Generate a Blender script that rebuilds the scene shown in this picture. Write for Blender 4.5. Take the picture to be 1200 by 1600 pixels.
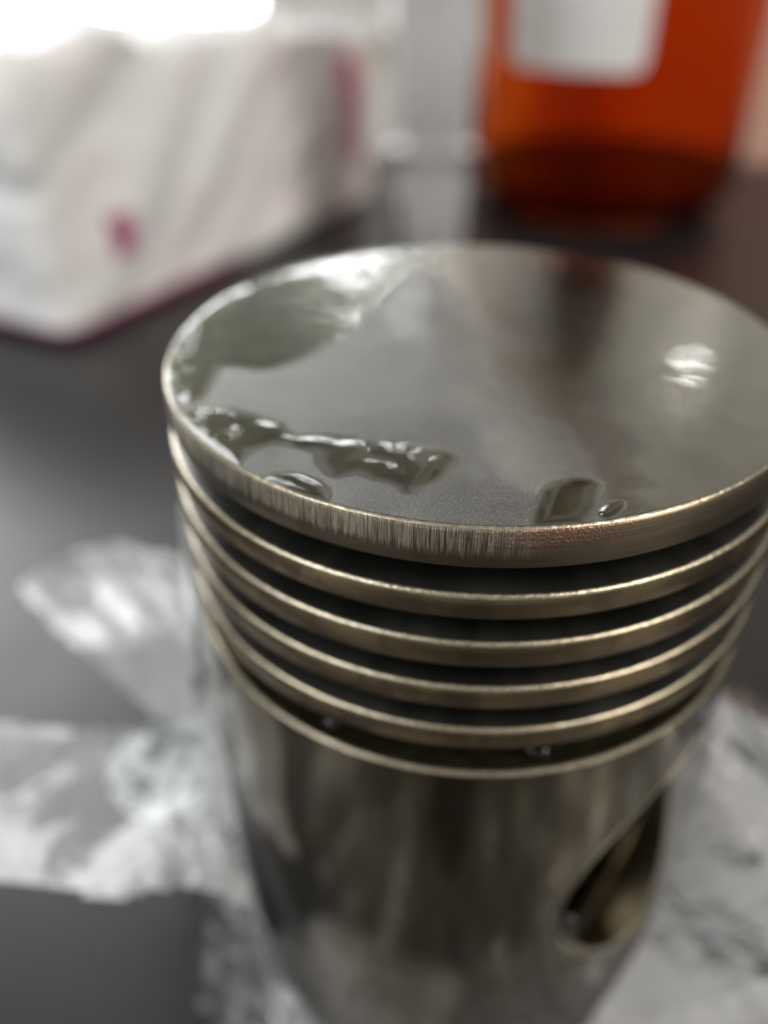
import bpy, bmesh, math, random
import numpy as np
from mathutils import Vector, Matrix, noise

random.seed(7)
S = 0.026           # one piston radius in metres: all shapes below are laid out in piston radii
ZT = 3.6            # crown height above the table, in piston radii
KT = 1.3028         # things that stand further off on the table are this much larger than first laid out
scene = bpy.context.scene
for o in list(bpy.data.objects):
    bpy.data.objects.remove(o)
col = scene.collection


def W(x, y, z):     # crown-centred radii -> world metres (table top is z = 0)
    return Vector((x * S, y * S, (z + ZT) * S))


# ------------------------------------------------------------------ camera
cam_d = bpy.data.cameras.new('camera')
cam = bpy.data.objects.new('camera', cam_d)
col.objects.link(cam)
R_ = Vector((0.99308295, 0.11717204, -0.00754814))
U_ = Vector((-0.06237052, 0.58089835, 0.81158304))
F_ = Vector((-0.09947954, 0.80549849, -0.58418833))
m = Matrix((R_, U_, -F_)).transposed().to_4x4()
m.translation = W(0, -2.51843124, 1.13289242)
cam.matrix_world = m
cam_d.sensor_fit = 'VERTICAL'
cam_d.sensor_height = 24.0
cam_d.lens = 24.0 * 1300.0 / 1600.0
cam_d.clip_start = 0.002
cam_d.clip_end = 200
cam_d.dof.use_dof = True
cam_d.dof.focus_distance = 1.88 * S
cam_d.dof.aperture_fstop = cam_d.lens / 2.4
cam_d.dof.aperture_blades = 0
scene.camera = cam

# ------------------------------------------------------------------ light
world = bpy.data.worlds.new('World')
scene.world = world
world.use_nodes = True
bg = world.node_tree.nodes['Background']
bg.inputs[0].default_value = (0.36, 0.355, 0.34, 1)
bg.inputs[1].default_value = 0.88

scene.view_settings.view_transform = 'Standard'
scene.view_settings.look = 'None'
scene.view_settings.exposure = 0.15
scene.view_settings.gamma = 1.0
scene.view_settings.use_curve_mapping = False


def area(name, loc, target, sx, sy, power, color):
    l = bpy.data.lights.new(name, 'AREA')
    l.shape = 'RECTANGLE'
    l.size, l.size_y = sx, sy
    l.energy = power
    l.color = color
    o = bpy.data.objects.new(name, l)
    col.objects.link(o)
    o.location = loc
    o.rotation_euler = (Vector(target) - Vector(loc)).to_track_quat('-Z', 'Y').to_euler()
    return o


area('front_left_fill', (-1.08, -0.85, 1.0), (0, 0, 0.08), 1.0, 1.0, 14.5, (0.95, 0.97, 1.0))  # large soft fill added at front left to brighten the backlit fronts
area('room_light', (1.3, -0.6, 1.2), (0, 0, 0.05), 0.8, 0.8, 18, (1.0, 0.93, 0.84))

area('ceiling_lamp', (0.312, 1.1, 0.60), (0.02, 0, 0.084), 0.028, 0.013, 0.028, (1.0, 0.98, 0.94))

# ------------------------------------------------------------------ node helpers


class NT:
    def __init__(self, name):
        self.m = bpy.data.materials.new(name)
        self.m.use_nodes = True
        self.t = self.m.node_tree
        self.t.nodes.clear()
        self.out = self.t.nodes.new('ShaderNodeOutputMaterial')

    def n(self, typ, **kw):
        nd = self.t.nodes.new(typ)
        for k, v in kw.items():
            setattr(nd, k, v)
        return nd

    def link(self, a, b):
        self.t.links.new(a, b)

    def inp(self, sock, v):
        if v is None:
            return
        if isinstance(v, bpy.types.NodeSocket):
            self.link(v, sock)
        else:
            if isinstance(v, (tuple, list)) and len(v) == 3 and sock.type == 'RGBA':
                v = (*v, 1)
            sock.default_value = v

    def math(self, op, a, b=None, c=None, clamp=False):
        nd = self.n('ShaderNodeMath', operation=op, use_clamp=clamp)
        for i, v in enumerate((a, b, c)):
            self.inp(nd.inputs[i], v)
        return nd.outputs[0]

    def smooth(self, v, a, b, lo=0.0, hi=1.0):
        nd = self.n('ShaderNodeMapRange', interpolation_type='SMOOTHSTEP')
        self.inp(nd.inputs[0], v)
        for i, x in enumerate((a, b, lo, hi)):
            nd.inputs[i + 1].default_value = x
        return nd.outputs[0]

    def mix(self, f, a, b):
        nd = self.n('ShaderNodeMix', data_type='RGBA')
        self.inp(nd.inputs[0], f)
        self.inp(nd.inputs[6], a)
        self.inp(nd.inputs[7], b)
        return nd.outputs[2]

    def noise(self, vec, scale, detail=3, rough=0.5, dist=0.0):
        nd = self.n('ShaderNodeTexNoise')
        if vec is not None:
            self.link(vec, nd.inputs['Vector'])
        nd.inputs['Scale'].default_value = scale
        nd.inputs['Detail'].default_value = detail
        nd.inputs['Roughness'].default_value = rough
        nd.inputs['Distortion'].default_value = dist
        return nd.outputs[0]

    def pos(self):      # position in piston radii, object space of a world-aligned object
        tc = self.n('ShaderNodeTexCoord')
        vm = self.n('ShaderNodeVectorMath', operation='SCALE')
        self.link(tc.outputs['Object'], vm.inputs[0])
        vm.inputs['Scale'].default_value = 1.0 / S
        return vm.outputs[0]

    def sep(self, v):
        nd = self.n('ShaderNodeSeparateXYZ')
        self.link(v, nd.inputs[0])
        return nd.outputs

    def comb(self, x, y, z):
        nd = self.n('ShaderNodeCombineXYZ')
        for i, v in enumerate((x, y, z)):
            self.inp(nd.inputs[i], v)
        return nd.outputs[0]

    def bump(self, h, strength, dist):
        nd = self.n('ShaderNodeBump')
        self.link(h, nd.inputs['Height'])
        nd.inputs['Strength'].default_value = strength
        nd.inputs['Distance'].default_value = dist
        return nd.outputs[0]

    def bsdf(self, **kw):
        nd = self.n('ShaderNodeBsdfPrincipled')
        for k, v in kw.items():
            self.inp(nd.inputs[k.replace('_', ' ')], v)
        return nd

    def done(self, sh):
        self.link(sh, self.out.inputs['Surface'])
        return self.m


M = {}


def mat_crown_top():
    t = NT('crown_top_steel')
    p = t.pos()
    x, y, z = t.sep(p)
    big = t.noise(p, 3.0, 4, 0.6, 0.4)
    mid = t.noise(p, 14.0, 4, 0.6)
    fine = t.noise(p, 165.0, 3, 0.75)
    grain = t.noise(p, 260.0, 2, 0.7)
    # oil film: the right two thirds is wet, the front left strip and a tongue from the left are dry
    e = t.math('ADD', t.math('MULTIPLY', x, 1.0), t.math('MULTIPLY', y, 0.35))
    e = t.math('ADD', e, t.math('MULTIPLY', t.math('SUBTRACT', big, 0.5), 0.55))
    film = t.smooth(e, -0.35, 0.35)
    colr = t.mix(t.smooth(big, 0.35, 0.7), (0.105, 0.103, 0.095), (0.165, 0.161, 0.147))
    colr = t.mix(t.smooth(mid, 0.58, 0.75, 0, 0.35), colr, (0.20, 0.185, 0.16))
    gritty = t.math('MULTIPLY', t.smooth(y, -0.2, -0.7), t.math('SUBTRACT', 1.0, film))
    colr = t.mix(t.math('MULTIPLY', t.smooth(fine, 0.55, 0.66), t.math('ADD', 0.3, t.math('MULTIPLY', gritty, 0.45))), colr, (0.34, 0.36, 0.34))  # pale grit specks, with the sparkle painted into their colour
    colr = t.mix(t.math('MULTIPLY', t.smooth(fine, 0.46, 0.36), t.math('ADD', 0.2, t.math('MULTIPLY', gritty, 0.45))), colr, (0.07, 0.073, 0.065))
    scr = t.noise(t.comb(t.math('MULTIPLY', t.math('ADD', x, t.math('MULTIPLY', y, 0.4)), 9.0), t.math('MULTIPLY', y, 120.0), 0.0), 1.0, 2, 0.5)
    colr = t.mix(t.smooth(scr, 0.66, 0.74, 0, 0.3), colr, (0.34, 0.34, 0.33))
    rough_dry = t.math('ADD', t.smooth(big, 0.3, 0.7, 0.34, 0.42), t.math('MULTIPLY', grain, 0.10))
    rough_wet = t.math('ADD', t.smooth(mid, 0.3, 0.7, 0.09, 0.14), 0.0)
    mr = t.n('ShaderNodeMix', data_type='FLOAT')
    t.link(film, mr.inputs[0]); t.link(rough_dry, mr.inputs[2]); t.link(rough_wet, mr.inputs[3])
    h = t.math('ADD', t.math('MULTIPLY', grain, 0.6), t.math('MULTIPLY', fine, 0.5))
    bstr = t.math('MULTIPLY', t.math('SUBTRACT', 1.08, film), t.math('ADD', 0.35, t.math('MULTIPLY', gritty, 0.65)))
    bn = t.n('ShaderNodeBump'); t.link(h, bn.inputs['Height']); t.link(bstr, bn.inputs['Strength']); bn.inputs['Distance'].default_value = 0.0009
    wet = t.noise(p, 2.6, 2, 0.45, 0.6)
    b = t.bsdf(Base_Color=colr, Metallic=1.0, Roughness=mr.outputs[0], Normal=bn.outputs[0],
               Coat_Weight=film, Coat_Roughness=0.03, Coat_IOR=1.5, Coat_Tint=(0.97, 0.96, 0.88, 1),
               Coat_Normal=t.bump(wet, 0.07, 0.0012))
    return t.done(b.outputs[0])


def lathe_coords(t):
    p = t.pos()
    x, y, z = t.sep(p)
    az = t.math('ARCTAN2', y, x)
    return p, x, y, z, az


def mat_crown_side():
    t = NT('crown_side_steel')
    p, x, y, z, az = lathe_coords(t)
    s1 = t.noise(t.comb(t.math('MULTIPLY', az, 330.0), t.math('MULTIPLY', z, 6.0), 0.0), 1.0, 4, 0.7)
    s2 = t.noise(t.comb(t.math('MULTIPLY', az, 60.0), 0.0, 3.0), 1.0, 4, 0.75)
    lathe = t.noise(t.comb(t.math('MULTIPLY', az, 1.2), t.math('MULTIPLY', z, 160.0), 0.0), 1.0, 3, 0.6)
    patch = t.noise(t.comb(t.math('MULTIPLY', az, 7.0), t.math('MULTIPLY', z, 9.0), 7.0), 1.0, 4, 0.6)
    # filed band below the rim: ragged lower limit
    lim = t.math('ADD', -0.075, t.math('MULTIPLY', t.math('SUBTRACT', s2, 0.5), 0.11))
    band = t.smooth(t.math('SUBTRACT', z, lim), -0.012, 0.012)
    span = t.math('MULTIPLY', t.smooth(az, -2.75, -2.35), t.smooth(az, -1.35, -1.62))
    band = t.math('MULTIPLY', band, span)
    base = t.mix(t.smooth(lathe, 0.35, 0.65), (0.18, 0.143, 0.10), (0.25, 0.20, 0.138))
    base = t.mix(t.smooth(patch, 0.5, 0.7, 0, 0.55), base, (0.13, 0.105, 0.08))
    filed = t.mix(t.smooth(s1, 0.40, 0.60), (0.12, 0.10, 0.075), (0.70, 0.64, 0.50))
    # rusty grain right of the filed band
    rsp = t.math('MULTIPLY', t.smooth(az, -1.75, -1.42), t.smooth(az, -1.10, -1.40))
    rust = t.math('MULTIPLY', t.math('MULTIPLY', rsp, t.smooth(z, -0.065, -0.045)), t.smooth(patch, 0.3, 0.5, 0.35, 0.9))
    base = t.mix(rust, base, (0.25, 0.145, 0.105))
    colr = t.mix(t.math('MULTIPLY', band, 0.9), base, filed)
    h = t.math('ADD', t.math('MULTIPLY', s1, band), t.math('MULTIPLY', lathe, 0.10))
    h = t.math('ADD', h, t.math('MULTIPLY', t.noise(p, 150.0, 2), t.math('MULTIPLY', rust, 0.35)))
    rg = t.math('ADD', 0.30, t.math('MULTIPLY', patch, 0.12))
    b = t.bsdf(Base_Color=colr, Metallic=1.0, Roughness=rg, Normal=t.bump(h, 0.7, 0.0005),
               Anisotropic=0.6, Anisotropic_Rotation=0.25)
    tg = t.n('ShaderNodeTangent', direction_type='RADIAL', axis='Z')
    t.link(tg.outputs[0], b.inputs['Tangent'])
    return t.done(b.outputs[0])


def mat_land():
    t = NT('ring_land_steel')
    p, x, y, z, az = lathe_coords(t)
    lathe = t.noise(t.comb(t.math('MULTIPLY', az, 1.5), t.math('MULTIPLY', z, 170.0), 0.0), 1.0, 3, 0.6)
    patch = t.noise(t.comb(t.math('MULTIPLY', az, 5.0), t.math('MULTIPLY', z, 4.0), 2.0), 1.0, 4, 0.65)
    sp = t.noise(p, 70.0, 2, 0.6)
    slow = t.noise(t.comb(t.math('MULTIPLY', az, 1.7), t.math('MULTIPLY', z, 1.5), 11.0), 1.0, 2, 0.5)
    c = t.mix(t.smooth(lathe, 0.35, 0.65), (0.40, 0.295, 0.155), (0.52, 0.395, 0.225))
    c = t.mix(t.smooth(patch, 0.46, 0.56, 0, 0.8), c, (0.22, 0.155, 0.09))  # brown patches in the colour stand in for reflections on the lands
    c = t.mix(t.smooth(slow, 0.42, 0.62, 0, 0.65), c, (0.20, 0.155, 0.095))  # slow darkening painted in for uneven light round the lands
    c = t.mix(t.smooth(sp, 0.68, 0.76, 0, 0.6), c, (0.15, 0.13, 0.10))
    h = t.math('ADD', t.math('MULTIPLY', lathe, 0.4), t.math('MULTIPLY', sp, 0.3))
    b = t.bsdf(Base_Color=c, Metallic=1.0, Roughness=t.math('ADD', 0.26, t.math('MULTIPLY', patch, 0.14)),
               Normal=t.bump(h, 0.14, 0.0003), Anisotropic=0.0, Anisotropic_Rotation=0.25)
    tg = t.n('ShaderNodeTangent', direction_type='RADIAL', axis='Z')
    t.link(tg.outputs[0], b.inputs['Tangent'])
    return t.done(b.outputs[0])


def mat_groove():
    t = NT('oily_groove_steel')
    p, x, y, z, az = lathe_coords(t)
    n1 = t.noise(t.comb(t.math('MULTIPLY', az, 5.0), t.math('MULTIPLY', z, 20.0), 0.0), 1.0, 3, 0.6)
    c = t.mix(t.smooth(n1, 0.35, 0.7), (0.12, 0.122, 0.11), (0.19, 0.188, 0.165))
    b = t.bsdf(Base_Color=c, Metallic=1.0, Roughness=t.math('ADD', 0.30, t.math('MULTIPLY', n1, 0.2)),
               Specular_Tint=(1, 1, 1, 1))
    return t.done(b.outputs[0])


def mat_skirt():
    t = NT('skirt_steel')
    p, x, y, z, az = lathe_coords(t)
    lathe = t.noise(t.comb(t.math('MULTIPLY', az, 1.0), t.math('MULTIPLY', z, 60.0), 0.0), 1.0, 3, 0.6)
    patch = t.noise(t.comb(t.math('MULTIPLY', az, 2.2), t.math('MULTIPLY', z, 1.2), 4.0), 1.0, 3, 0.6)
    c = t.mix(t.smooth(patch, 0.35, 0.65), (0.17, 0.138, 0.08), (0.25, 0.212, 0.14))  # tall tone variation painted in for dark reflected bands
    b = t.bsdf(Base_Color=c, Metallic=1.0, Roughness=t.math('ADD', 0.10, t.math('MULTIPLY', patch, 0.14)),
               Normal=t.bump(lathe, 0.035, 0.0003), Coat_Weight=0.4, Coat_Roughness=0.05)
    return t.done(b.outputs[0])


def simple(name, colr, rough=0.5, metal=0.0, nscale=None, nvar=0.15, bump=0.0, **kw):
    t = NT(name)
    p = t.pos()
    c = colr
    nrm = None
    if nscale:
        n1 = t.noise(p, nscale, 4, 0.6)
        c = t.mix(t.smooth(n1, 0.3, 0.7), tuple(v * (1 - nvar) for v in colr), tuple(min(1, v * (1 + nvar)) for v in colr))
        if bump:
            nrm = t.bump(n1, bump, 0.001)
    b = t.bsdf(Base_Color=c, Roughness=rough, Metallic=metal, **kw)
    if nrm:
        t.link(nrm, b.inputs['Normal'])
    return t.done(b.outputs[0])


def mat_table():
    t = NT('black_table_top')
    p = t.pos()
    n1 = t.noise(p, 1.2, 4, 0.6)
    n2 = t.noise(p, 40.0, 3, 0.7)
    c = t.mix(t.smooth(n2, 0.60, 0.72, 0, 0.5), (0.014, 0.0135, 0.014), (0.04, 0.04, 0.042))
    b = t.bsdf(Base_Color=c, Roughness=t.math('ADD', 0.27, t.math('MULTIPLY', n1, 0.14)), Specular_IOR_Level=0.45,
               Normal=t.bump(n2, 0.12, 0.0005))
    return t.done(b.outputs[0])


def mat_film(name, opac, stamp=None, edge=0.35, streak=0.14):
    t = NT(name)
    p = t.pos()
    lw = t.n('ShaderNodeLayerWeight')
    lw.inputs['Blend'].default_value = 0.35
    n1 = t.noise(p, 3.0, 4, 0.6)
    d = t.n('ShaderNodeBsdfDiffuse'); d.inputs[0].default_value = (0.74, 0.74, 0.74, 1)
    tl = t.n('ShaderNodeBsdfTranslucent'); tl.inputs[0].default_value = (0.80, 0.80, 0.80, 1)
    g = t.n('ShaderNodeBsdfGlossy'); g.inputs['Roughness'].default_value = 0.10; g.inputs[0].default_value = (1, 1, 1, 1)
    tr = t.n('ShaderNodeBsdfTransparent'); tr.inputs[0].default_value = (0.97, 0.97, 0.97, 1)
    nb = t.bump(t.noise(p, 6.0, 3, 0.5, 0.8), 0.25, 0.0015)
    for nd in (d, g):
        t.link(nb, nd.inputs['Normal'])
    a = t.n('ShaderNodeMixShader'); a.inputs[0].default_value = 0.45
    t.link(d.outputs[0], a.inputs[1]); t.link(tl.outputs[0], a.inputs[2])
    op = t.math('ADD', t.math('MULTIPLY', lw.outputs['Facing'], edge), t.smooth(n1, 0.3, 0.7, opac * 0.75, opac * 1.2), clamp=True)
    rg = t.noise(p, 1.7, 3, 0.55, 1.2)
    rg = t.math('SUBTRACT', 1.0, t.math('ABSOLUTE', t.math('SUBTRACT', t.math('MULTIPLY', rg, 2.0), 1.0)))
    op = t.math('ADD', op, t.smooth(rg, 0.86, 1.0, 0, streak), clamp=True)
    if stamp:
        cx, cy, r = stamp
        x, y, z = t.sep(p)
        dx = t.math('SUBTRACT', x, cx); dy = t.math('SUBTRACT', y, cy)
        rr = t.math('SQRT', t.math('ADD', t.math('MULTIPLY', dx, dx), t.math('MULTIPLY', dy, dy)))
        an = t.math('ARCTAN2', dy, dx)
        ring = t.math('MULTIPLY', t.smooth(rr, r * 0.62, r * 0.66), t.smooth(rr, r * 1.0, r * 0.96))
        gly = t.smooth(t.noise(t.comb(t.math('MULTIPLY', an, 7.0), t.math('MULTIPLY', rr, 14.0), 0.0), 1.0, 2), 0.42, 0.50)
        cross = t.math('MAXIMUM', t.smooth(t.math('ABSOLUTE', dx), r * 0.16, r * 0.12), t.smooth(t.math('ABSOLUTE', t.math('ADD', dy, r * 0.1)), r * 0.14, r * 0.10))
        cross = t.math('MULTIPLY', cross, t.smooth(rr, r * 0.62, r * 0.58))
        mk = t.math('MAXIMUM', t.math('MULTIPLY', ring, gly), cross)
        cc = t.mix(mk, (0.62, 0.62, 0.62), (0.93, 1.0, 0.99))
        t.link(cc, d.inputs[0]); t.link(cc, tl.inputs[0])
        op = t.math('ADD', op, t.math('MULTIPLY', mk, 0.9), clamp=True)
    mx = t.n('ShaderNodeMixShader')
    t.link(op, mx.inputs[0]); t.link(tr.outputs[0], mx.inputs[1]); t.link(a.outputs[0], mx.inputs[2])
    fr = t.n('ShaderNodeFresnel'); fr.inputs[0].default_value = 1.5
    t.link(nb, fr.inputs['Normal'])
    mg = t.n('ShaderNodeMixShader')
    t.link(fr.outputs[0], mg.inputs[0]); t.link(mx.outputs[0], mg.inputs[1]); t.link(g.outputs[0], mg.inputs[2])
    return t.done(mg.outputs[0])


def mat_packet():
    # local coords of the packet in radii: u along the long side, v depth, w height
    t = NT('white_packet_film')
    p = t.pos()
    u, v, w = t.sep(p)

    def rect(cu, cw, su, sw, soft=0.03):
        a = t.smooth(t.math('ABSOLUTE', t.math('SUBTRACT', u, cu)), su + soft, su)
        b = t.smooth(t.math('ABSOLUTE', t.math('SUBTRACT', w, cw)), sw + soft, sw)
        return t.math('MULTIPLY', a, b)
    front = t.smooth(v, 0.30, 0.20)
    glyph = t.smooth(t.noise(t.comb(t.math('MULTIPLY', u, 5.0), t.math('MULTIPLY', w, 5.5), 1.0), 1.0, 2, 0.5), 0.34, 0.40)
    mk = rect(5.62, 1.9, 0.19, 0.15)
    for cw in (1.55, 1.2, 0.85):
        mk = t.math('MAXIMUM', mk, t.math('MULTIPLY', rect(5.62, cw, 0.19, 0.14), t.math('MULTIPLY', glyph, 0.95)))
    mk = t.math('MAXIMUM', mk, rect(0.95, 0.92, 0.12, 0.20))
    mk = t.math('MULTIPLY', mk, front)
    line = t.math('MULTIPLY', t.smooth(w, 0.16, 0.13), t.smooth(u, 3.2, 2.6))
    mk = t.math('MAXIMUM', mk, line)
    pale = t.math('MULTIPLY', t.smooth(t.noise(p, 0.8, 2), 0.5, 0.65, 0, 0.22), front)
    c = t.mix(pale, (0.86, 0.86, 0.855), (0.78, 0.62, 0.63))
    c = t.mix(mk, c, (0.40, 0.03, 0.17))
    b = t.bsdf(Base_Color=c, Roughness=0.36, Normal=t.bump(t.noise(p, 5.0, 3, 0.5, 0.6), 0.4, 0.002),
               Subsurface_Weight=0.0)
    return t.done(b.outputs[0])


def mat_oil():
    # thin oil over the steel of the crown: the steel shows through, browner where the oil stands deeper
    t = NT('olive_oil')
    p = t.pos()
    x, y, z = t.sep(p)
    mid = t.noise(p, 14.0, 4, 0.6)
    thin = t.smooth(z, 0.0, 0.0035)
    c = t.mix(t.smooth(mid, 0.35, 0.7), (0.17, 0.165, 0.14), (0.22, 0.212, 0.18))
    deep = t.mix(t.smooth(mid, 0.3, 0.7), (0.036, 0.033, 0.010), (0.064, 0.058, 0.022))
    c = t.mix(thin, c, deep)
    b = t.bsdf(Base_Color=c, Metallic=1.0, Roughness=0.30, Coat_Weight=1.0, Coat_Roughness=0.0, Coat_IOR=1.55,
               Normal=t.comb(0.0, 0.0, 1.0))
    return t.done(b.outputs[0])


M['crown_top'] = mat_crown_top()
M['crown_side'] = mat_crown_side()
M['land'] = mat_land()
M['groove'] = mat_groove()
M['edge'] = simple('highlight_edge_steel', (0.48, 0.42, 0.31), 0.30, 1.0, 60, 0.25, 0.12)  # lighter steel puts the bevel highlights into the edge colour
M['skirt'] = mat_skirt()
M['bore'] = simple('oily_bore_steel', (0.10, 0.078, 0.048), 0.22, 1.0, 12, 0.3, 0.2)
M['table'] = mat_table()
M['packet'] = mat_packet()
M['film'] = mat_film('clear_bag_film', 0.05, None, 0.22)
M['film_white'] = mat_film('cloudy_bag_film', 0.52)
M['film_crumpled'] = mat_film('crumpled_bag_film', 0.64)
M['film_fold'] = mat_film('folded_bag_film', 0.28)
M['film_stamp'] = mat_film('printed_bag_film', 0.56, (-1.27, -0.27, 0.27))
M['label'] = simple('white_label_paper', (0.74, 0.73, 0.70), 0.55, 0, 6, 0.03)
M['wall'] = simple('peach_wall', (0.80, 0.55, 0.45), 0.7, 0, 2, 0.06)  # even pale peach over the whole low wall
M['curtain'] = simple('grey_curtain_cloth', (0.66, 0.66, 0.62), 0.8, 0, 8, 0.05)
M['bark'] = simple('brown_bark', (0.07, 0.05, 0.035), 0.9, 0, 3, 0.3)
M['post'] = simple('dark_brown_post_paint', (0.10, 0.05, 0.018), 0.5, 0, 1, 0.2)
M['back_wall'] = simple('white_wall_paint', (0.84, 0.82, 0.77), 0.8, 0, 0.5, 0.04)
M['sky_block'] = simple('grey_sky_blocker', (0.2, 0.195, 0.18), 0.8, 0, 1, 0.1)
M['cap'] = simple('dark_brown_cap_plastic', (0.05, 0.03, 0.022), 0.45, 0, 6, 0.1)


def mat_trans(name, c, rough, ior, bump=0.0, bs=6.0):
    t = NT(name)
    b = t.bsdf(Base_Color=c, Roughness=rough, IOR=ior)
    b.inputs['Transmission Weight'].default_value = 1.0
    if bump:
        t.link(t.bump(t.noise(t.pos(), bs, 3), bump, 0.001), b.inputs['Normal'])
    return t.done(b.outputs[0])


M['oil'] = mat_oil()
M['amber'] = mat_trans('amber_bottle_plastic', (0.80, 0.29, 0.07), 0.08, 1.14, 0.15)
M['liquid'] = mat_trans('dark_amber_liquid', (0.10, 0.02, 0.012), 0.05, 1.2)
M['drop'] = mat_trans('water', (1, 1, 1), 0.0, 1.33)
M['clear'] = mat_film('cloudy_cup_plastic', 0.7)
M['clear_thin'] = mat_film('clear_cup_plastic', 0.35)


def mat_leaf():
    t = NT('green_leaf')
    oi = t.n('ShaderNodeNewGeometry')
    c = t.mix(oi.outputs['Random Per Island'], (0.07, 0.12, 0.02), (0.20, 0.27, 0.06))
    d = t.n('ShaderNodeBsdfDiffuse'); t.link(c, d.inputs[0])
    tl = t.n('ShaderNodeBsdfTranslucent'); t.link(c, tl.inputs[0])
    a = t.n('ShaderNodeMixShader'); a.inputs[0].default_value = 0.55
    t.link(d.outputs[0], a.inputs[1]); t.link(tl.outputs[0], a.inputs[2])
    return t.done(a.outputs[0])


M['leaf'] = mat_leaf()


def mat_sky():
    t = NT('bright_overcast_sky')
    e = t.n('ShaderNodeEmission')
    e.inputs[0].default_value = (0.97, 0.985, 1.0, 1)
    e.inputs[1].default_value = 7.5
    return t.done(e.outputs[0])


M['sky'] = mat_sky()

# ------------------------------------------------------------------ object helpers


def tag(o, label=None, cat=None, group=None, kind=None):
    if label: o['label'] = label
    if cat: o['category'] = cat
    if group: o['group'] = group
    if kind: o['kind'] = kind
    return o


def mk(name, verts, faces, mat, parent=None, smooth=True, origin=(0, 0, 0), metres=False):
    """verts in piston radii relative to origin; object origin placed so Object coords are radii*S."""
    me = bpy.data.meshes.new(name)
    k = 1.0 if metres else S
    me.from_pydata([(v[0] * k, v[1] * k, v[2] * k) for v in verts], [], faces)
    me.update()
    o = bpy.data.objects.new(name, me)
    col.objects.link(o)
    for mm in (mat if isinstance(mat, (list, tuple)) else [mat]):
        me.materials.append(mm)
    if smooth:
        me.polygons.foreach_set('use_smooth', [True] * len(me.polygons))
    if parent:
        o.parent = parent
        o.location = Vector(origin) * k
    else:
        o.location = Vector(origin) * k
    return o


def empty(name, loc_m):
    o = bpy.data.objects.new(name, None)
    o.empty_display_size = 0.01
    col.objects.link(o)
    o.location = loc_m
    return o


def far(x, y):      # table position of a thing that stands off behind the piston
    return Vector((x * KT, -2.518 + (y + 2.518) * KT, 0)) * S


def lathe(profile, n=256, close=False):
    """profile list of (r, z); r == 0 makes a pole."""
    vs, fs, rows = [], [], []
    for r, z in profile:
        if r == 0:
            rows.append([len(vs)]); vs.append((0, 0, z))
        else:
            rows.append(list(range(len(vs), len(vs) + n)))
            for i in range(n):
                a = 2 * math.pi * i / n
                vs.append((r * math.cos(a), r * math.sin(a), z))
    pairs = list(zip(rows, rows[1:]))
    if close:
        pairs.append((rows[-1], rows[0]))
    for a, b in pairs:
        for i in range(n):
            j = (i + 1) % n
            if len(a) == 1 and len(b) == 1:
                continue
            if len(a) == 1:
                fs.append((a[0], b[j], b[i]))
            elif len(b) == 1:
                fs.append((a[i], a[j], b[0]))
            else:
                fs.append((a[i], a[j], b[j], b[i]))
    fs = [tuple(reversed(f)) for f in fs]
    return vs, fs


def sharp(o, ang=30):
    me = o.data
    bm = bmesh.new(); bm.from_mesh(me)
    bmesh.ops.recalc_face_normals(bm, faces=bm.faces)
    for e in bm.edges:
        if len(e.link_faces) == 2 and e.calc_face_angle(0) > math.radians(ang):
            e.smooth = False
    bm.to_mesh(me); bm.free()
    return o


def poly_sdf(P, poly):
    """signed distance (+ inside) of points P (n,2) to polygon (m,2)"""
    poly = np.asarray(poly, float)
    d = np.full(len(P), 1e9)
    ins = np.zeros(len(P), bool)
    n = len(poly)
    for i in range(n):
        a, b = poly[i], poly[(i + 1) % n]
        ab = b - a
        t = np.clip(((P - a) @ ab) / max(ab @ ab, 1e-12), 0, 1)
        q = a + t[:, None] * ab
        d = np.minimum(d, np.hypot(*(P - q).T))
        c = (a[1] > P[:, 1]) != (b[1] > P[:, 1])
        with np.errstate(divide='ignore', invalid='ignore'):
            xi = a[0] + (P[:, 1] - a[1]) * ab[0] / (ab[1] if ab[1] else 1e-12)
        ins ^= c & (P[:, 0] < xi)
    return np.where(ins, d, -d)


def smooth_poly(pts, k=6):
    pts = [np.array(p, float) for p in pts]
    n = len(pts); out = []
    for i in range(n):
        p0, p1, p2, p3 = pts[i - 1], pts[i], pts[(i + 1) % n], pts[(i + 2) % n]
        for j in range(k):
            t = j / k
            out.append(0.5 * (2 * p1 + (p2 - p0) * t + (2 * p0 - 5 * p1 + 4 * p2 - p3) * t * t + (3 * p1 - p0 - 3 * p2 + p3) * t ** 3))
    return np.array(out)


def nz(x, y, z=0.0):
    return noise.noise(Vector((x, y, z)))


# ------------------------------------------------------------------ setting
def slab(name, x0, x1, y0, y1, z0, z1, mat, parent=None, bevel=0.0, origin=(0, 0, 0)):
    bm = bmesh.new()
    bmesh.ops.create_cube(bm, size=1)
    for v in bm.verts:
        v.co = Vector(((x0 + x1) / 2 + v.co.x * (x1 - x0), (y0 + y1) / 2 + v.co.y * (y1 - y0), (z0 + z1) / 2 + v.co.z * (z1 - z0))) * S
    if bevel:
        bmesh.ops.bevel(bm, geom=bm.edges[:], offset=bevel * S, segments=3, affect='EDGES', profile=0.5)
    me = bpy.data.meshes.new(name)
    bm.to_mesh(me); bm.free()
    me.materials.append(mat)
    o = bpy.data.objects.new(name, me)
    col.objects.link(o)
    o.location = Vector(origin) * S
    if parent: o.parent = parent
    return o


tag(slab('table', -19, 19, -7, 18.6, -1.0, 0, M['table'], bevel=0.06), kind='structure')
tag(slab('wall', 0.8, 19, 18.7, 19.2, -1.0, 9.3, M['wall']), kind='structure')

tag(slab('doorway_post', 3.7, 6.2, 40, 42, -25, 45, M['post'], bevel=0.1), kind='structure')

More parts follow.
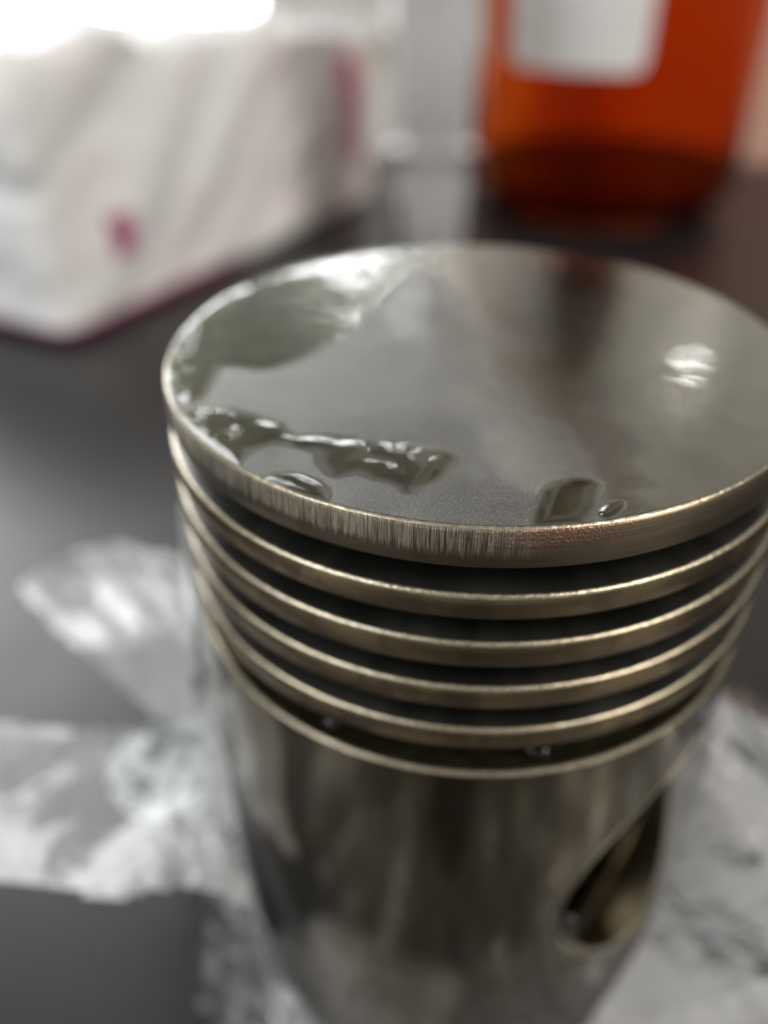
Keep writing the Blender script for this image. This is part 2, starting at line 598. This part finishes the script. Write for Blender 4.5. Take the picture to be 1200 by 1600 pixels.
tag(slab('back_wall', -2.9, 45, 43.2, 44, -25, 60, M['back_wall']), kind='structure')
tag(slab('sky_blocker', -22, -3, 43, 44, 24.5, 75, M['sky_block'], bevel=0.1), kind='structure')  # unseen panel added to cut the upper sky out of the reflections

# bright sky beyond the window side, curved round the back left
vs, fs = [], []
NA, NH = 24, 6
for i in range(NA + 1):
    a = math.radians(-50 + (50 - 4.5) * i / NA)
    for j in range(NH + 1):
        vs.append((6 * math.sin(a), 6 * math.cos(a), -2.0 + 9.5 * j / NH))
for i in range(NA):
    for j in range(NH):
        k = i * (NH + 1) + j
        fs.append((k, k + NH + 1, k + NH + 2, k + 1))
tag(mk('sky', vs, fs, M['sky'], metres=True), kind='structure')

# ------------------------------------------------------------------ piston
PO = W(0, 0, 0)
piston = tag(empty('piston', W(0, 0, -ZT)), 'bare steel piston with oil on its crown and five empty ring grooves', 'piston')
OFF = (0, 0, ZT)     # children carry crown-centred coordinates

# crown: top disc (own material slot) and side
RC = 0.996
rings = [0.0] + list(np.linspace(0.1, 0.93, 9)) + [0.965, RC - 0.012]
prof_top = [(r, 0.0) for r in rings]
prof_side = [(RC - 0.012, 0.0), (RC - 0.004, -0.004), (RC, -0.012), (RC + 0.001, -0.06), (RC + 0.001, -0.113), (RC - 0.004, -0.118), (0.84, -0.120)]
vt, ft = lathe(prof_top, 360)
crown = mk('crown', vt, ft, M['crown_top'], piston, True, OFF)
vs_, fs_ = lathe(prof_side, 360)
# nick the rim slightly so that the edge is not perfect
vs2 = []
for x, y, z in vs_:
    r = math.hypot(x, y)
    a = math.atan2(y, x)
    if z > -0.013 and r > 0.98:
        z += -0.0022 * (0.5 + 0.5 * nz(a * 60, z * 50)) - 0.0015 * abs(nz(a * 19, 5))
    vs2.append((x, y, z))
side = mk('crown_edge', vs2, fs_, [M['crown_side'], M['edge'], M['groove']], crown, True)
for p_ in side.data.polygons:
    if min(side.data.vertices[i].co.z for i in p_.vertices) / S > -0.010:
        p_.material_index = 1
    elif min(math.hypot(*side.data.vertices[i].co[:2]) for i in p_.vertices) / S < 0.95:
        p_.material_index = 2
sharp(side, 50); sharp(crown, 50)

levels = [(-0.197, -0.276), (-0.356, -0.443), (-0.519, -0.601), (-0.6845, -0.766)]
grooves = [(-0.120, -0.197), (-0.276, -0.356), (-0.443, -0.519), (-0.601, -0.6845), (-0.766, -0.880)]
RL = 1.004
for z1, z0 in levels:
    pr = [(0.905, z1 - 0.0005), (RL - 0.011, z1), (RL - 0.003, z1 - 0.003), (RL, z1 - 0.011), (RL, z0 + 0.007), (RL - 0.005, z0 + 0.001), (0.84, z0)]
    v, f = lathe(pr, 320)
    sharp(mk('ring_land', v, f, [M['land'], M['groove'], M['edge']], piston, True, OFF), 50)
    o = piston.children[-1]
for o in [c for c in piston.children if c.name.startswith('ring_land')]:
    for p_ in o.data.polygons:
        r = max(math.hypot(*o.data.vertices[i].co[:2]) for i in p_.vertices) / S
        rmin = min(math.hypot(*o.data.vertices[i].co[:2]) for i in p_.vertices) / S
        zs = [o.data.vertices[i].co.z / S for i in p_.vertices]
        ztop = max(v_.co.z for v_ in o.data.vertices) / S
        if rmin < 0.95:
            p_.material_index = 1
        elif min(zs) > ztop - 0.0115:
            p_.material_index = 2
for k, (z1, z0) in enumerate(grooves):
    rb = 0.86
    if k < 4:
        pr = [(rb, z1 + 0.002), (rb, z0 + 0.015), (rb + 0.015, z0 + 0.001), (0.906, z0 - 0.0002)]
    else:
        pr = [(rb, z1 + 0.002), (rb, z0 + 0.012), (rb + 0.02, z0 + 0.002), (0.985, z0 + 0.0055)]
    v, f = lathe(pr, 256)
    mk('ring_groove', v, f, M['groove'] if k < 4 else simple('oil_ring_groove_steel', (0.085, 0.074, 0.042), 0.35, 0.9, 14, 0.3, 0.2), piston, True, OFF)

# skirt with the pin bore cut through the wall
pr = [(0, -0.90), (0.84, -0.895), (0.984, -0.875), (0.994, -0.877), (1.002, -0.889), (1.003, -1.3), (1.0, -3.54), (0.985, -3.57), (0.0, -3.58)]
v, f = lathe(pr, 256)
skirt = mk('skirt', v, f, [M['skirt'], M['edge']], piston, True, OFF)
for p_ in skirt.data.polygons:
    zz = [skirt.data.vertices[i].co.z / S for i in p_.vertices]
    rr_ = [math.hypot(*skirt.data.vertices[i].co[:2]) / S for i in p_.vertices]
    if min(zz) > -0.8895 and min(rr_) > 0.98:
        p_.material_index = 1
BAZ, BZ, BR = math.radians(-29), -1.73, 0.60
axis = Vector((math.cos(BAZ), math.sin(BAZ), 0))


def along(profile, n=96):
    """revolve (radius, distance along bore axis) about the bore axis"""
    side_ = Vector((-axis.y, axis.x, 0)); up = Vector((0, 0, 1))
    vs, fs = [], []
    for r, d in profile:
        for i in range(n):
            a = 2 * math.pi * i / n
            vs.append(axis * d + side_ * (r * math.cos(a)) + up * (r * math.sin(a) + BZ))
    for k in range(len(profile) - 1):
        for i in range(n):
            j = (i + 1) % n
            fs.append((k * n + i, k * n + j, (k + 1) * n + j, (k + 1) * n + i))
    return vs, fs


v, f = along([(BR, 0.15), (BR, 1.4)])
f = f + [tuple(range(96)), tuple(range(191, 95, -1))]
cut = mk('cut', v, f, M['bore'], piston, False, OFF)
bpy.context.view_layer.update()
bm = bmesh.new(); bm.from_mesh(cut.data); bmesh.ops.recalc_face_normals(bm, faces=bm.faces); bm.to_mesh(cut.data); bm.free()
bm = bmesh.new(); bm.from_mesh(skirt.data); bmesh.ops.recalc_face_normals(bm, faces=bm.faces); bm.to_mesh(skirt.data); bm.free()
md = skirt.modifiers.new('bore', 'BOOLEAN'); md.operation = 'DIFFERENCE'; md.object = cut; md.solver = 'EXACT'
dg = bpy.context.evaluated_depsgraph_get()
me = bpy.data.meshes.new_from_object(skirt.evaluated_get(dg))
skirt.modifiers.clear()
skirt.data = me
me.polygons.foreach_set('use_smooth', [True] * len(me.polygons))
bpy.data.objects.remove(cut)
sharp(skirt, 30)
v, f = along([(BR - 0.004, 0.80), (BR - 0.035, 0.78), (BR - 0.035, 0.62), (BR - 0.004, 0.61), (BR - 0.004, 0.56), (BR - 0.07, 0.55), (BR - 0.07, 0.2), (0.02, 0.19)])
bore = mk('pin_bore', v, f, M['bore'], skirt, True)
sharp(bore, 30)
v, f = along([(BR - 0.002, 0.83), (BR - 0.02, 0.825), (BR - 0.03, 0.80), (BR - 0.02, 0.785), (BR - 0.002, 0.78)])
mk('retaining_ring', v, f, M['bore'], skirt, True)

# bright chamfered lip that follows the bore where it breaks through the round skirt
vs, fs = [], []
NB, NS = 120, 8
for i in range(NB):
    t = 2 * math.pi * i / NB
    ph = BAZ + math.asin(BR * math.cos(t))
    c = Vector((math.cos(ph), math.sin(ph), BZ + BR * math.sin(t)))
    n_out = Vector((math.cos(ph), math.sin(ph), 0))
    inward = (Vector((math.cos(BAZ), math.sin(BAZ), BZ)) - c).normalized()
    for k in range(NS):
        q = 2 * math.pi * k / NS
        vs.append(c + n_out * (0.006 * math.cos(q)) + inward * (0.011 * math.sin(q)))
for i in range(NB):
    for k in range(NS):
        a_, b_ = i * NS, ((i + 1) % NB) * NS
        fs.append((a_ + k, b_ + k, b_ + (k + 1) % NS, a_ + (k + 1) % NS))
mk('bore_lip', vs, fs, M['edge'], skirt, True)

# ------------------------------------------------------------------ oil
OUT = dict(
 A=[(-1.001,.153),(-.91,.369),(-.756,.587),(-.573,.73),(-.404,.831),(-.325,.784),(-.322,.601),(-.362,.475),(-.396,.331),(-.416,.211),(-.433,.071),(-.467,-.05),(-.515,-.128),(-.6,-.215),(-.671,-.254),(-.785,-.243),(-.777,-.364),(-.777,-.453),(-.828,-.489),(-.91,-.377),(-.955,-.206),(-.993,-.012)],
 B=[(-.82,-.526),(-.72,-.508),(-.641,-.526),(-.561,-.554),(-.473,-.632),(-.403,-.632),(-.3,-.631),(-.197,-.637),(-.076,-.669),(-.033,-.715),(-.069,-.793),(-.111,-.854),(-.156,-.873),(-.188,-.837),(-.232,-.831),(-.276,-.795),(-.339,-.807),(-.384,-.764),(-.388,-.715),(-.444,-.689),(-.513,-.686),(-.564,-.724),(-.583,-.779),(-.576,-.827),(-.631,-.79),(-.717,-.698)],
 C=[(-.495,-.838),(-.442,-.818),(-.381,-.841),(-.338,-.887),(-.341,-.93),(-.4,-.907),(-.453,-.882)],
 D=[(.18,-.837),(.216,-.791),(.306,-.773),(.314,-.809),(.27,-.947),(.175,-.972),(.155,-.949)],
 E=[(.309,-.908),(.334,-.874),(.358,-.858),(.352,-.885),(.322,-.921)])


def puddle(key, h0, wid, cell, rip, fr, label, seed, jag=0.0):
    poly = smooth_poly(OUT[key])
    lo = poly.min(0) - 0.05; hi = poly.max(0) + 0.05
    nx = int((hi[0] - lo[0]) / cell) + 1; ny = int((hi[1] - lo[1]) / cell) + 1
    X, Y = np.meshgrid(lo[0] + cell * np.arange(nx), lo[1] + cell * np.arange(ny), indexing='ij')
    P = np.stack([X.ravel(), Y.ravel()], 1)
    sd = poly_sdf(P, poly) + 0.012
    if jag:
        sd = sd + np.array([jag * (1.8 * nz(a * 11, b * 11, seed) + 0.8 * nz(a * 24, b * 24, seed) + 0.12 * nz(a * 70, b * 70, seed)) for a, b in P])
    sd = np.minimum(sd, 3.0 * (0.985 - np.hypot(P[:, 0], P[:, 1])))
    hgt = np.where(sd > 0, h0 * (lambda q: q * q * (3 - 2 * q))(np.clip(sd / wid, 0, 1)) + 0.02 * np.clip(sd, 0, 0.02), sd * 0.08)
    out = []
    for (a, b), s, h in zip(P, sd, hgt):
        if s > 0:
            k = min(1, s / 0.10)
            h += k * rip * (nz(a * fr, b * fr, seed) + 0.45 * nz(a * fr * 2.3, b * fr * 2.3, seed + 3))
            h = max(h, min(s, 0.01) * 0.06)
        out.append((a, b, h))
    keep = (sd > -cell * 2.2).reshape(nx, ny)
    idx = {}; vs = []; fs = []

    def vid(i, j):
        k = i * ny + j
        if k not in idx:
            idx[k] = len(vs); vs.append(out[k])
        return idx[k]
    for i in range(nx - 1):
        for j in range(ny - 1):
            if keep[i, j] and keep[i + 1, j] and keep[i, j + 1] and keep[i + 1, j + 1]:
                fs.append((vid(i, j), vid(i + 1, j), vid(i + 1, j + 1), vid(i, j + 1)))
    o = mk('oil_puddle', vs, fs, M['oil'], None, True, OFF)
    tag(o, label, 'oil', 'oil puddles on the piston crown')
    return o


puddle('A', 0.0065, 0.08, 0.006, 0.0022, 6.5, 'large olive oil puddle along the back left rim of the piston crown', 1.0, 0.007)
puddle('B', 0.0055, 0.07, 0.004, 0.0072, 10.0, 'long rippled oil puddle with a dry notch near the crown front left', 2.0, 0.011)
puddle('C', 0.005, 0.045, 0.003, 0.0040, 13.0, 'small oil puddle touching the filed front left rim', 5.0, 0.004)
puddle('D', 0.0055, 0.05, 0.003, 0.0006, 6.0, 'small squarish dark oil patch at the front rim of the crown', 8.0, 0.004)
puddle('E', 0.006, 0.02, 0.003, 0.0008, 10.0, 'tiny oil spot right of the squarish oil patch', 9.0, 0.003)

# oil beads under the lowest ring land
def bead(x, y, z, r, label):
    bm = bmesh.new()
    bmesh.ops.create_uvsphere(bm, u_segments=20, v_segments=12, radius=1)
    vs = [(v.co.x * r * 1.9 * -y / 1 + v.co.y * 0, v.co.y * r, v.co.z * r * 0.7) for v in bm.verts]
    fs = [tuple(v.index for v in f_.verts) for f_ in bm.faces]
    bm.free()
    o = mk('oil_bead', vs, fs, M['oil'], None, True, (x, y, z + ZT))
    tag(o, label, 'oil', 'oil beads in the lowest ring groove')


for az_, lb in ((-112, 'shiny oil bead in the lowest ring groove, front left'), (-75, 'shiny oil bead in the lowest ring groove, front right')):
    a = math.radians(az_)
    bead(0.95 * math.cos(a), 0.95 * math.sin(a), -0.84, 0.022, lb)

def lip_bead(az_, z_, r_, lb):
    a = math.radians(az_)
    bm = bmesh.new()
    bmesh.ops.create_uvsphere(bm, u_segments=20, v_segments=12, radius=1)
    vs = [(v.co.x * r_, v.co.y * r_, v.co.z * r_ * 1.3) for v in bm.verts]
    fs = [tuple(v.index for v in f_.verts) for f_ in bm.faces]
    bm.free()
    o = mk('oil_bead', vs, fs, M['drop'], None, True, (1.0 * math.cos(a), 1.0 * math.sin(a), z_ + ZT))
    tag(o, lb, 'oil', 'oil beads on the pin bore lip')


lip_bead(-63.0, -1.93, 0.035, 'glinting oil bead low on the left lip of the pin bore')
lip_bead(-60.0, -2.06, 0.045, 'largest oil bead at the bottom of the pin bore lip')
lip_bead(-62.5, -1.82, 0.022, 'smallest oil bead, topmost on the left lip of the pin bore')

# stray drops on the table left of the piston
for px_, py_, rr_, lb in ((-1.881642, -0.379566, 0.034, 'tiny bright drop on the table below the printed bag flap'),
                          (-1.638403, -0.224282, 0.028, 'smaller tiny drop on the table nearest the bag flap edge')):
    v, f = lathe([(0, rr_ * 0.45), (rr_ * 0.5, rr_ * 0.38), (rr_ * 0.85, rr_ * 0.2), (rr_, 0.0015)], 24)
    o = sharp(mk('water_drop', v, f, M['drop'], None, True, (px_, py_, 0)), 80)
    tag(o, lb, 'drop', 'drops on the table')

# ------------------------------------------------------------------ tissue packet
L_, D_, H_ = 6.36, 3.4, 2.45
packet = empty('tissue_packet', far(-4.2, 5.0))
packet.scale = (KT, KT, KT)
packet.rotation_euler = (0, 0, math.atan2(5.85, 2.5))
tag(packet, 'crumpled white plastic tissue packet with magenta print', 'tissue packet')


def packet_body():
    bm = bmesh.new()
    bmesh.ops.create_cube(bm, size=2)
    bmesh.ops.subdivide_edges(bm, edges=bm.edges[:], cuts=47, use_grid_fill=True)
    vs = []
    for v in bm.verts:
        x, y, z = v.co
        # round the box edges
        q = Vector((x, y, z))
        e = 22.0
        n_ = (abs(x) ** e + abs(y) ** e + abs(z) ** e) ** (1 / e)
        q = q / n_
        u = (q.x + 1) / 2 * L_; w = (q.z + 1) / 2 * (H_ + 0.38 - 0.5 * (q.x + 1) / 2); d = (q.y + 1) / 2 * D_
        nrm = Vector((x ** 5, y ** 5, z ** 5)).normalized()
        # diagonal pulls in the film
        s = u * 0.75 - w * 1.0
        rdg = abs(nz(s * 0.9, (u + w) * 0.22 + 4, d * 0.4))
        rdg2 = abs(nz(s * 2.1 + 7, (u + w) * 0.5, d * 0.6 + 3))
        dsp = 0.40 * rdg + 0.09 * rdg2 + 0.02 * nz(u * 3, w * 3, d * 3) - 0.12
        if w < 0.25:
            dsp *= w / 0.25
        if z > 0.9:
            dsp += 0.16 * nz(u * 1.1, d * 1.1, 9)
        p_ = Vector((u, d, w)) + nrm * dsp * 0.8
        p_.z = max(p_.z, 0.015)
        vs.append(p_)
    fs = [tuple(v.index for v in f_.verts) for f_ in bm.faces]
    bm.free()
    return vs, fs


v, f = packet_body()
mk('wrapper', v, f, M['packet'], packet)
# end seal fin
vs, fs = [], []
for i in range(21):
    for j in range(13):
        w = 0.2 + 2.25 * i / 20
        d = 0.25 + 2.6 * j / 12
        vs.append((L_ + 0.02 + 0.30 * (0.5 + 0.5 * math.sin(j * 0.9)) * (0.4 + 0.6 * i / 20) + 0.1 * nz(i * 0.4, j * 0.4), d, w))
for i in range(20):
    for j in range(12):
        k = i * 13 + j
        fs.append((k, k + 1, k + 14, k + 13))
mk('end_seal', vs, fs, M['film_white'], packet)

# ------------------------------------------------------------------ amber bottle
bottle = empty('amber_bottle', far(1.64, 11.15))
bottle.scale = (KT, KT, KT)
tag(bottle, 'tall amber plastic bottle with a blank white label behind the piston', 'bottle')
RB = 2.02
outer = [(0, 0.10), (1.2, 0.06), (1.48, 0.0), (1.69, 0.03), (1.84, 0.14), (RB, 0.36), (RB, 3.0), (RB, 5.2), (1.80, 5.5), (1.4, 5.85), (0.85, 6.05), (0.60, 6.15), (0.56, 7.2)]
inner = [(0.49, 7.2), (0.53, 6.15), (0.80, 5.98), (1.33, 5.78), (1.73, 5.47), (RB - 0.07, 5.2), (RB - 0.07, 3.0), (RB - 0.07, 0.40), (1.75, 0.22), (1.50, 0.12), (0, 0.20)]
v, f = lathe(outer + inner, 96)
sharp(mk('body', v, f, M['amber'], bottle), 60)
v, f = lathe([(0, 0.205), (1.48, 0.125), (1.73, 0.225), (RB - 0.075, 0.405), (RB - 0.075, 0.52), (0, 0.52)], 96)
sharp(mk('liquid', v, f, M['liquid'], bottle), 60)
v, f = lathe([(0, 7.8), (0.58, 7.8), (0.64, 7.75), (0.65, 6.85), (0.60, 6.83), (0.58, 6.87)], 64)
sharp(mk('cap', v, f, M['cap'], bottle), 40)
# label: rounded rectangle wrapped round the front
vs, fs = [], []
na, nh = 40, 40
a0, a1 = math.radians(-136), math.radians(-85)
z0, z1 = 2.02, 4.9
idx = {}
for i in range(na + 1):
    for j in range(nh + 1):
        u = i / na; w = j / nh
        # rounded corners pull the grid in
        cu, cw = u * 2 - 1, w * 2 - 1
        k = 1.0
        e = 16
        n_ = (abs(cu) ** e + abs(cw) ** e) ** (1 / e)
        mx = max(abs(cu), abs(cw))
        if n_ > 0:
            k = mx / n_
        cu *= k; cw *= k
        a = (a0 + a1) / 2 + cu * (a1 - a0) / 2
        z = (z0 + z1) / 2 + cw * (z1 - z0) / 2
        vs.append(((RB + 0.012) * math.cos(a), (RB + 0.012) * math.sin(a), z))
for i in range(na):
    for j in range(nh):
        k = i * (nh + 1) + j
        fs.append((k, k + nh + 1, k + nh + 2, k + 1))
mk('label', vs, fs, M['label'], bottle)

# ------------------------------------------------------------------ clear container between packet and bottle
jar = empty('plastic_container', far(-0.68, 8.6))
jar.scale = (KT, KT, KT)
tag(jar, 'cloudy clear plastic container between the tissue packet and the bottle', 'container')


def rsq(prof, n=64, e=5):
    vs, fs = lathe(prof, n)
    out = []
    for x, y, z in vs:
        r = math.hypot(x, y)
        if r > 1e-6:
            c, s_ = x / r, y / r
            k = 1 / (abs(c) ** e + abs(s_) ** e) ** (1 / e)
            x, y = x * k, y * k
        out.append((x, y, z))
    return out, fs


v, f = rsq([(0, 0.02), (0.46, 0.0), (0.50, 0.05), (0.52, 0.9), (0.54, 1.25), (0.60, 1.30), (0.60, 1.36), (0.50, 1.36)])
mk('base_cup', v, f, M['clear'], jar)
v, f = rsq([(0.50, 1.37), (0.53, 1.45), (0.55, 2.6), (0.56, 3.6), (0.62, 3.62), (0.62, 3.70), (0.53, 3.70), (0.51, 2.6), (0.49, 1.45)])
mk('sleeve', v, f, M['clear_thin'], jar)
v, f = rsq([(0.40, 1.38), (0.40, 1.60), (0, 1.62)])
mk('inner_lid', v, f, M['label'], jar)

# ------------------------------------------------------------------ curtain
vs, fs = [], []
NX, NZ = 120, 60
for i in range(NX + 1):
    x = -8.4 + 14 * i / NX
    for j in range(NZ + 1):
        z = -20 + 27.5 * j / NZ
        # the near edge of the cloth swings in towards the bottom
        vs.append((x + 0.15 * nz(j * 0.3, 2) - (1 - i / NX) * min(max((1.97 - z) * 2.3, 0), 5), 31 + 0.55 * math.sin(x * 2.6 + 0.4 * math.sin(x * 1.3)) + 0.3 * nz(x * 0.7, z * 0.1), z))
for i in range(NX):
    for j in range(NZ):
        k = i * (NZ + 1) + j
        fs.append((k, k + NZ + 1, k + NZ + 2, k + 1))
cu = mk('curtain', vs, fs, M['curtain'])
tag(cu, 'pale grey curtain hanging far behind the container and bottle', 'curtain')

# ------------------------------------------------------------------ plastic bag round the piston
bag = empty('plastic_bag', W(0, 0, -ZT))
tag(bag, 'clear crumpled plastic bag opened round the lower half of the piston', 'plastic bag')


def crease(x, y, z, s):
    d, _ = noise.voronoi(Vector((x * s, y * s, z * s)))
    return (d[1] - d[0])


def flap(name, outline, zfun, mat, cell=0.03):
    poly = smooth_poly(outline, 5)
    lo = poly.min(0); hi = poly.max(0)
    nx = int((hi[0] - lo[0]) / cell) + 1; ny = int((hi[1] - lo[1]) / cell) + 1
    X, Y = np.meshgrid(lo[0] + cell * np.arange(nx), lo[1] + cell * np.arange(ny), indexing='ij')
    P = np.stack([X.ravel(), Y.ravel()], 1)
    sd = poly_sdf(P, poly)
    keep = (sd > -cell * .5).reshape(nx, ny)
    idx = {}; vs = []; fs = []

    def vid(i, j):
        k = i * ny + j
        if k not in idx:
            idx[k] = len(vs)
            vs.append((P[k][0], P[k][1], zfun(P[k][0], P[k][1], sd[k])))
        return idx[k]
    for i in range(nx - 1):
        for j in range(ny - 1):
            if keep[i, j] and keep[i + 1, j] and keep[i, j + 1] and keep[i + 1, j + 1]:
                fs.append((vid(i, j), vid(i + 1, j), vid(i + 1, j + 1), vid(i, j + 1)))
    return mk(name, vs, fs, mat, bag, True, OFF)


FA = [(-2.44,.78),(-2.27,1.09),(-2.07,1.18),(-1.8,1.09),(-1.54,.99),(-1.2,.75),(-0.98,0.25),(-.99,-.10),(-1.1,-.16),(-1.33,-.11),(-1.65,.1),(-2.02,.34),(-2.34,.63)]
FB = [(-2.6,-.15),(-2.16,-.11),(-1.82,-.15),(-1.39,-.05),(-1.06,-.02),(-1.02,-.25),(-.93,-.55),(-.72,-.87),(-.91,-.82),(-1.1,-.87),(-1.27,-.92),(-1.54,-.89),(-1.75,-.9),(-2.2,-.9),(-2.6,-.9)]
flap('flap', FA, lambda x, y, s: -1.9 + 0.10 * nz(x * 1.6, y * 1.6, 1) + 0.05 * crease(x + 2 * y, y, 0, 2.0) + 0.05 * abs(nz((x + y) * 4, y, 3)), M['film_white'])
flap('flap', FB, lambda x, y, s: -2.0 + 0.08 * nz(x * 1.4, y * 1.4, 5) + 0.04 * abs(nz((x * 0.8 - y * .6) * 3.2, (x + y) * 0.8, 3)) + 0.015 * crease(x, y, 2, 2.0), M['film_stamp'])

FC = [(-1.6, -1.2), (-0.5, -1.35), (0.1, -1.5), (0.45, -1.3), (1.6, -1.2), (2.6, -1.6), (2.8, -3.2), (1.5, -3.6), (0.6, -3.0), (0.2, -2.2), (-0.2, -2.4), (-0.6, -3.4), (-2.0, -3.2), (-2.2, -1.9)]  # unseen sheet in front, added to lighten what the skirt reflects
flap('flap', FC, lambda x, y, s: -3.5 + 0.10 * abs(nz(x * 1.4, y * 1.4, 8)) + 0.06 * crease(x, y, 2, 2.0), M['film'], 0.05)

FD = [(-0.95, -1.3), (1.0, -1.45), (2.4, -1.1), (2.8, 0.2), (2.4, 1.3), (0.5, 1.7), (-0.8, 1.2), (-1.05, 0.0)]  # sheet added under the piston so the skirt edges reflect pale film
flap('flap', FD, lambda x, y, s: -3.593 + max(0, math.hypot(x, y) - 1.02) * (0.05 + 0.10 * abs(nz(x * 2.2, y * 2.2, 6)) + 0.05 * crease(x, y, 1, 3.0)), M['film_white'], 0.05)

# wrap: keyed by azimuth (deg): top height, top radius, bottom radius
KEY = [(-205, -0.9, 1.06, 1.6), (-180, -0.60, 1.03, 1.5), (-165, -0.55, 1.035, 1.4), (-155, -0.8, 1.03, 1.35), (-150, -1.2, 1.03, 1.3), (-145, -2.0, 1.03, 1.3),
       (-138, -2.6, 1.03, 1.3), (-115, -3.0, 1.03, 1.3), (-90, -3.1, 1.03, 1.3), (-70, -3.0, 1.03, 1.4), (-55, -2.85, 1.03, 1.6),
       (-43, -2.65, 1.03, 2.2), (-35, -2.4, 1.035, 2.5), (-28, -2.0, 1.04, 2.7), (-22, -1.62, 1.04, 2.8), (-15, -1.5, 1.05, 2.9), (0, -1.55, 1.10, 2.9), (15, -1.7, 1.2, 2.6), (40, -2.0, 1.25, 2.2)]


def kin(a, i):
    xs = [k[0] for k in KEY]
    return float(np.interp(a, xs, [k[i] for k in KEY]))


def wrap(name, a_lo, a_hi, NA, NTt, mat, fine):
    vs, fs = [], []
    for i in range(NA + 1):
        a = a_lo + (a_hi - a_lo) * i / NA
        ar = math.radians(a)
        zt = kin(a, 1) + 0.05 * nz(a * 0.08, 3); rt = kin(a, 2); rb = kin(a, 3)
        for j in range(NTt + 1):
            t = j / NTt
            z = zt + (-3.57 - zt) * t
            r = rt + (rb - rt) * (t ** (1.5 - 0.6 * min(1, max(0, (rb - 1.4)))))
            x, y = r * math.cos(ar), r * math.sin(ar)
            amp = 0.03 + 0.16 * max(0, rb - 1.2)
            d = amp * (crease(x, y, z, 2.2) * 0.8 + 0.5 * abs(nz(a * 0.12, z * 0.8, 4)) + 0.4 * nz(x * 3, y * 3, z * 3)) * min(1, 0.06 + t * 2)
            pl = 1 - 2 * abs(nz(a * 0.22 + 1.5 * nz(a * 0.05, t * 2, 6), t * 1.1, 2))
            d += fine * 1.3 * pl * min(1, t * 5)
            d += fine * 0.7 * (crease(x, y, z, 5.0) - 0.3) * min(1, 0.2 + t * 4)
            rr = max(r + d, 1.022)
            z2 = max(z + 0.4 * amp * nz(x * 2.5 + 9, y * 2.5, z * 2.5) * min(1, t * 3) * (1 - t) + fine * 0.6 * nz(x * 7, y * 7, z * 7) * min(1, t * 4), -3.585)
            vs.append((rr * math.cos(ar), rr * math.sin(ar), z2))
    for i in range(NA):
        for j in range(NTt):
            k = i * (NTt + 1) + j
            fs.append((k, k + NTt + 1, k + NTt + 2, k + 1))
    return mk(name, vs, fs, mat, bag, True, OFF)


wrap('film', -205, -136, 120, 80, M['film_fold'], 0.012)
wrap('film', -136, -52, 120, 40, M['film'], 0.012)
wrap('crumpled_film', -52, 40, 180, 110, M['film_crumpled'], 0.055)

# ------------------------------------------------------------------ tree outside
tree = tag(empty('tree', (-1.25, 3.6, -2.0)), 'leafy green tree outside in the bright daylight behind', 'tree')
rng = random.Random(3)


def tube(points, radii, n=8):
    vs, fs = [], []
    for k, (p_, r) in enumerate(zip(points, radii)):
        p_ = Vector(p_)
        d = (Vector(points[min(k + 1, len(points) - 1)]) - Vector(points[max(k - 1, 0)])).normalized()
        a = d.orthogonal().normalized(); b = d.cross(a)
        for i in range(n):
            t = 2 * math.pi * i / n
            vs.append(p_ + a * (r * math.cos(t)) + b * (r * math.sin(t)))
    for k in range(len(points) - 1):
        for i in range(n):
            j = (i + 1) % n
            fs.append((k * n + i, k * n + j, (k + 1) * n + j, (k + 1) * n + i))
    return vs, fs


v, f = tube([(-0.64, 0, 0), (-0.65, 0, 1.2), (-0.655, 0.03, 2.0), (-0.64, 0.06, 3.0), (-0.4, 0.1, 4.0), (-0.2, 0.1, 5.0)], [0.08, 0.075, 0.06, 0.045, 0.03, 0.01])
mk('trunk', v, f, M['bark'], tree, metres=True)
vs, fs = [], []
clumps = []
for _ in range(44):
    clumps.append((Vector((rng.uniform(-0.9, 0.42), rng.uniform(-0.4, 0.6), rng.uniform(2.65, 4.3))), rng.uniform(0.12, 0.26)))
for _ in range(14):
    clumps.append((Vector((rng.uniform(0.4, 0.85), rng.uniform(-0.3, 0.5), rng.uniform(3.3, 4.3))), rng.uniform(0.10, 0.2)))
for c, r in clumps:
    for _ in range(110):
        d = Vector((rng.gauss(0, 1), rng.gauss(0, 1), rng.gauss(0, 1))) * r * 0.48
        p_ = c + d
        if p_.z < 2.5: continue
        nrm = Vector((rng.gauss(0, 1), rng.gauss(0, 1), rng.gauss(0, 1) + 0.4)).normalized()
        a = nrm.orthogonal().normalized(); b = nrm.cross(a)
        l = rng.uniform(0.035, 0.07); w = l * 0.45
        k = len(vs)
        vs += [p_ - a * l, p_ + b * w, p_ + a * l, p_ - b * w]
        fs.append((k, k + 1, k + 2, k + 3))
mk('crown', vs, fs, M['leaf'], tree, False, metres=True)
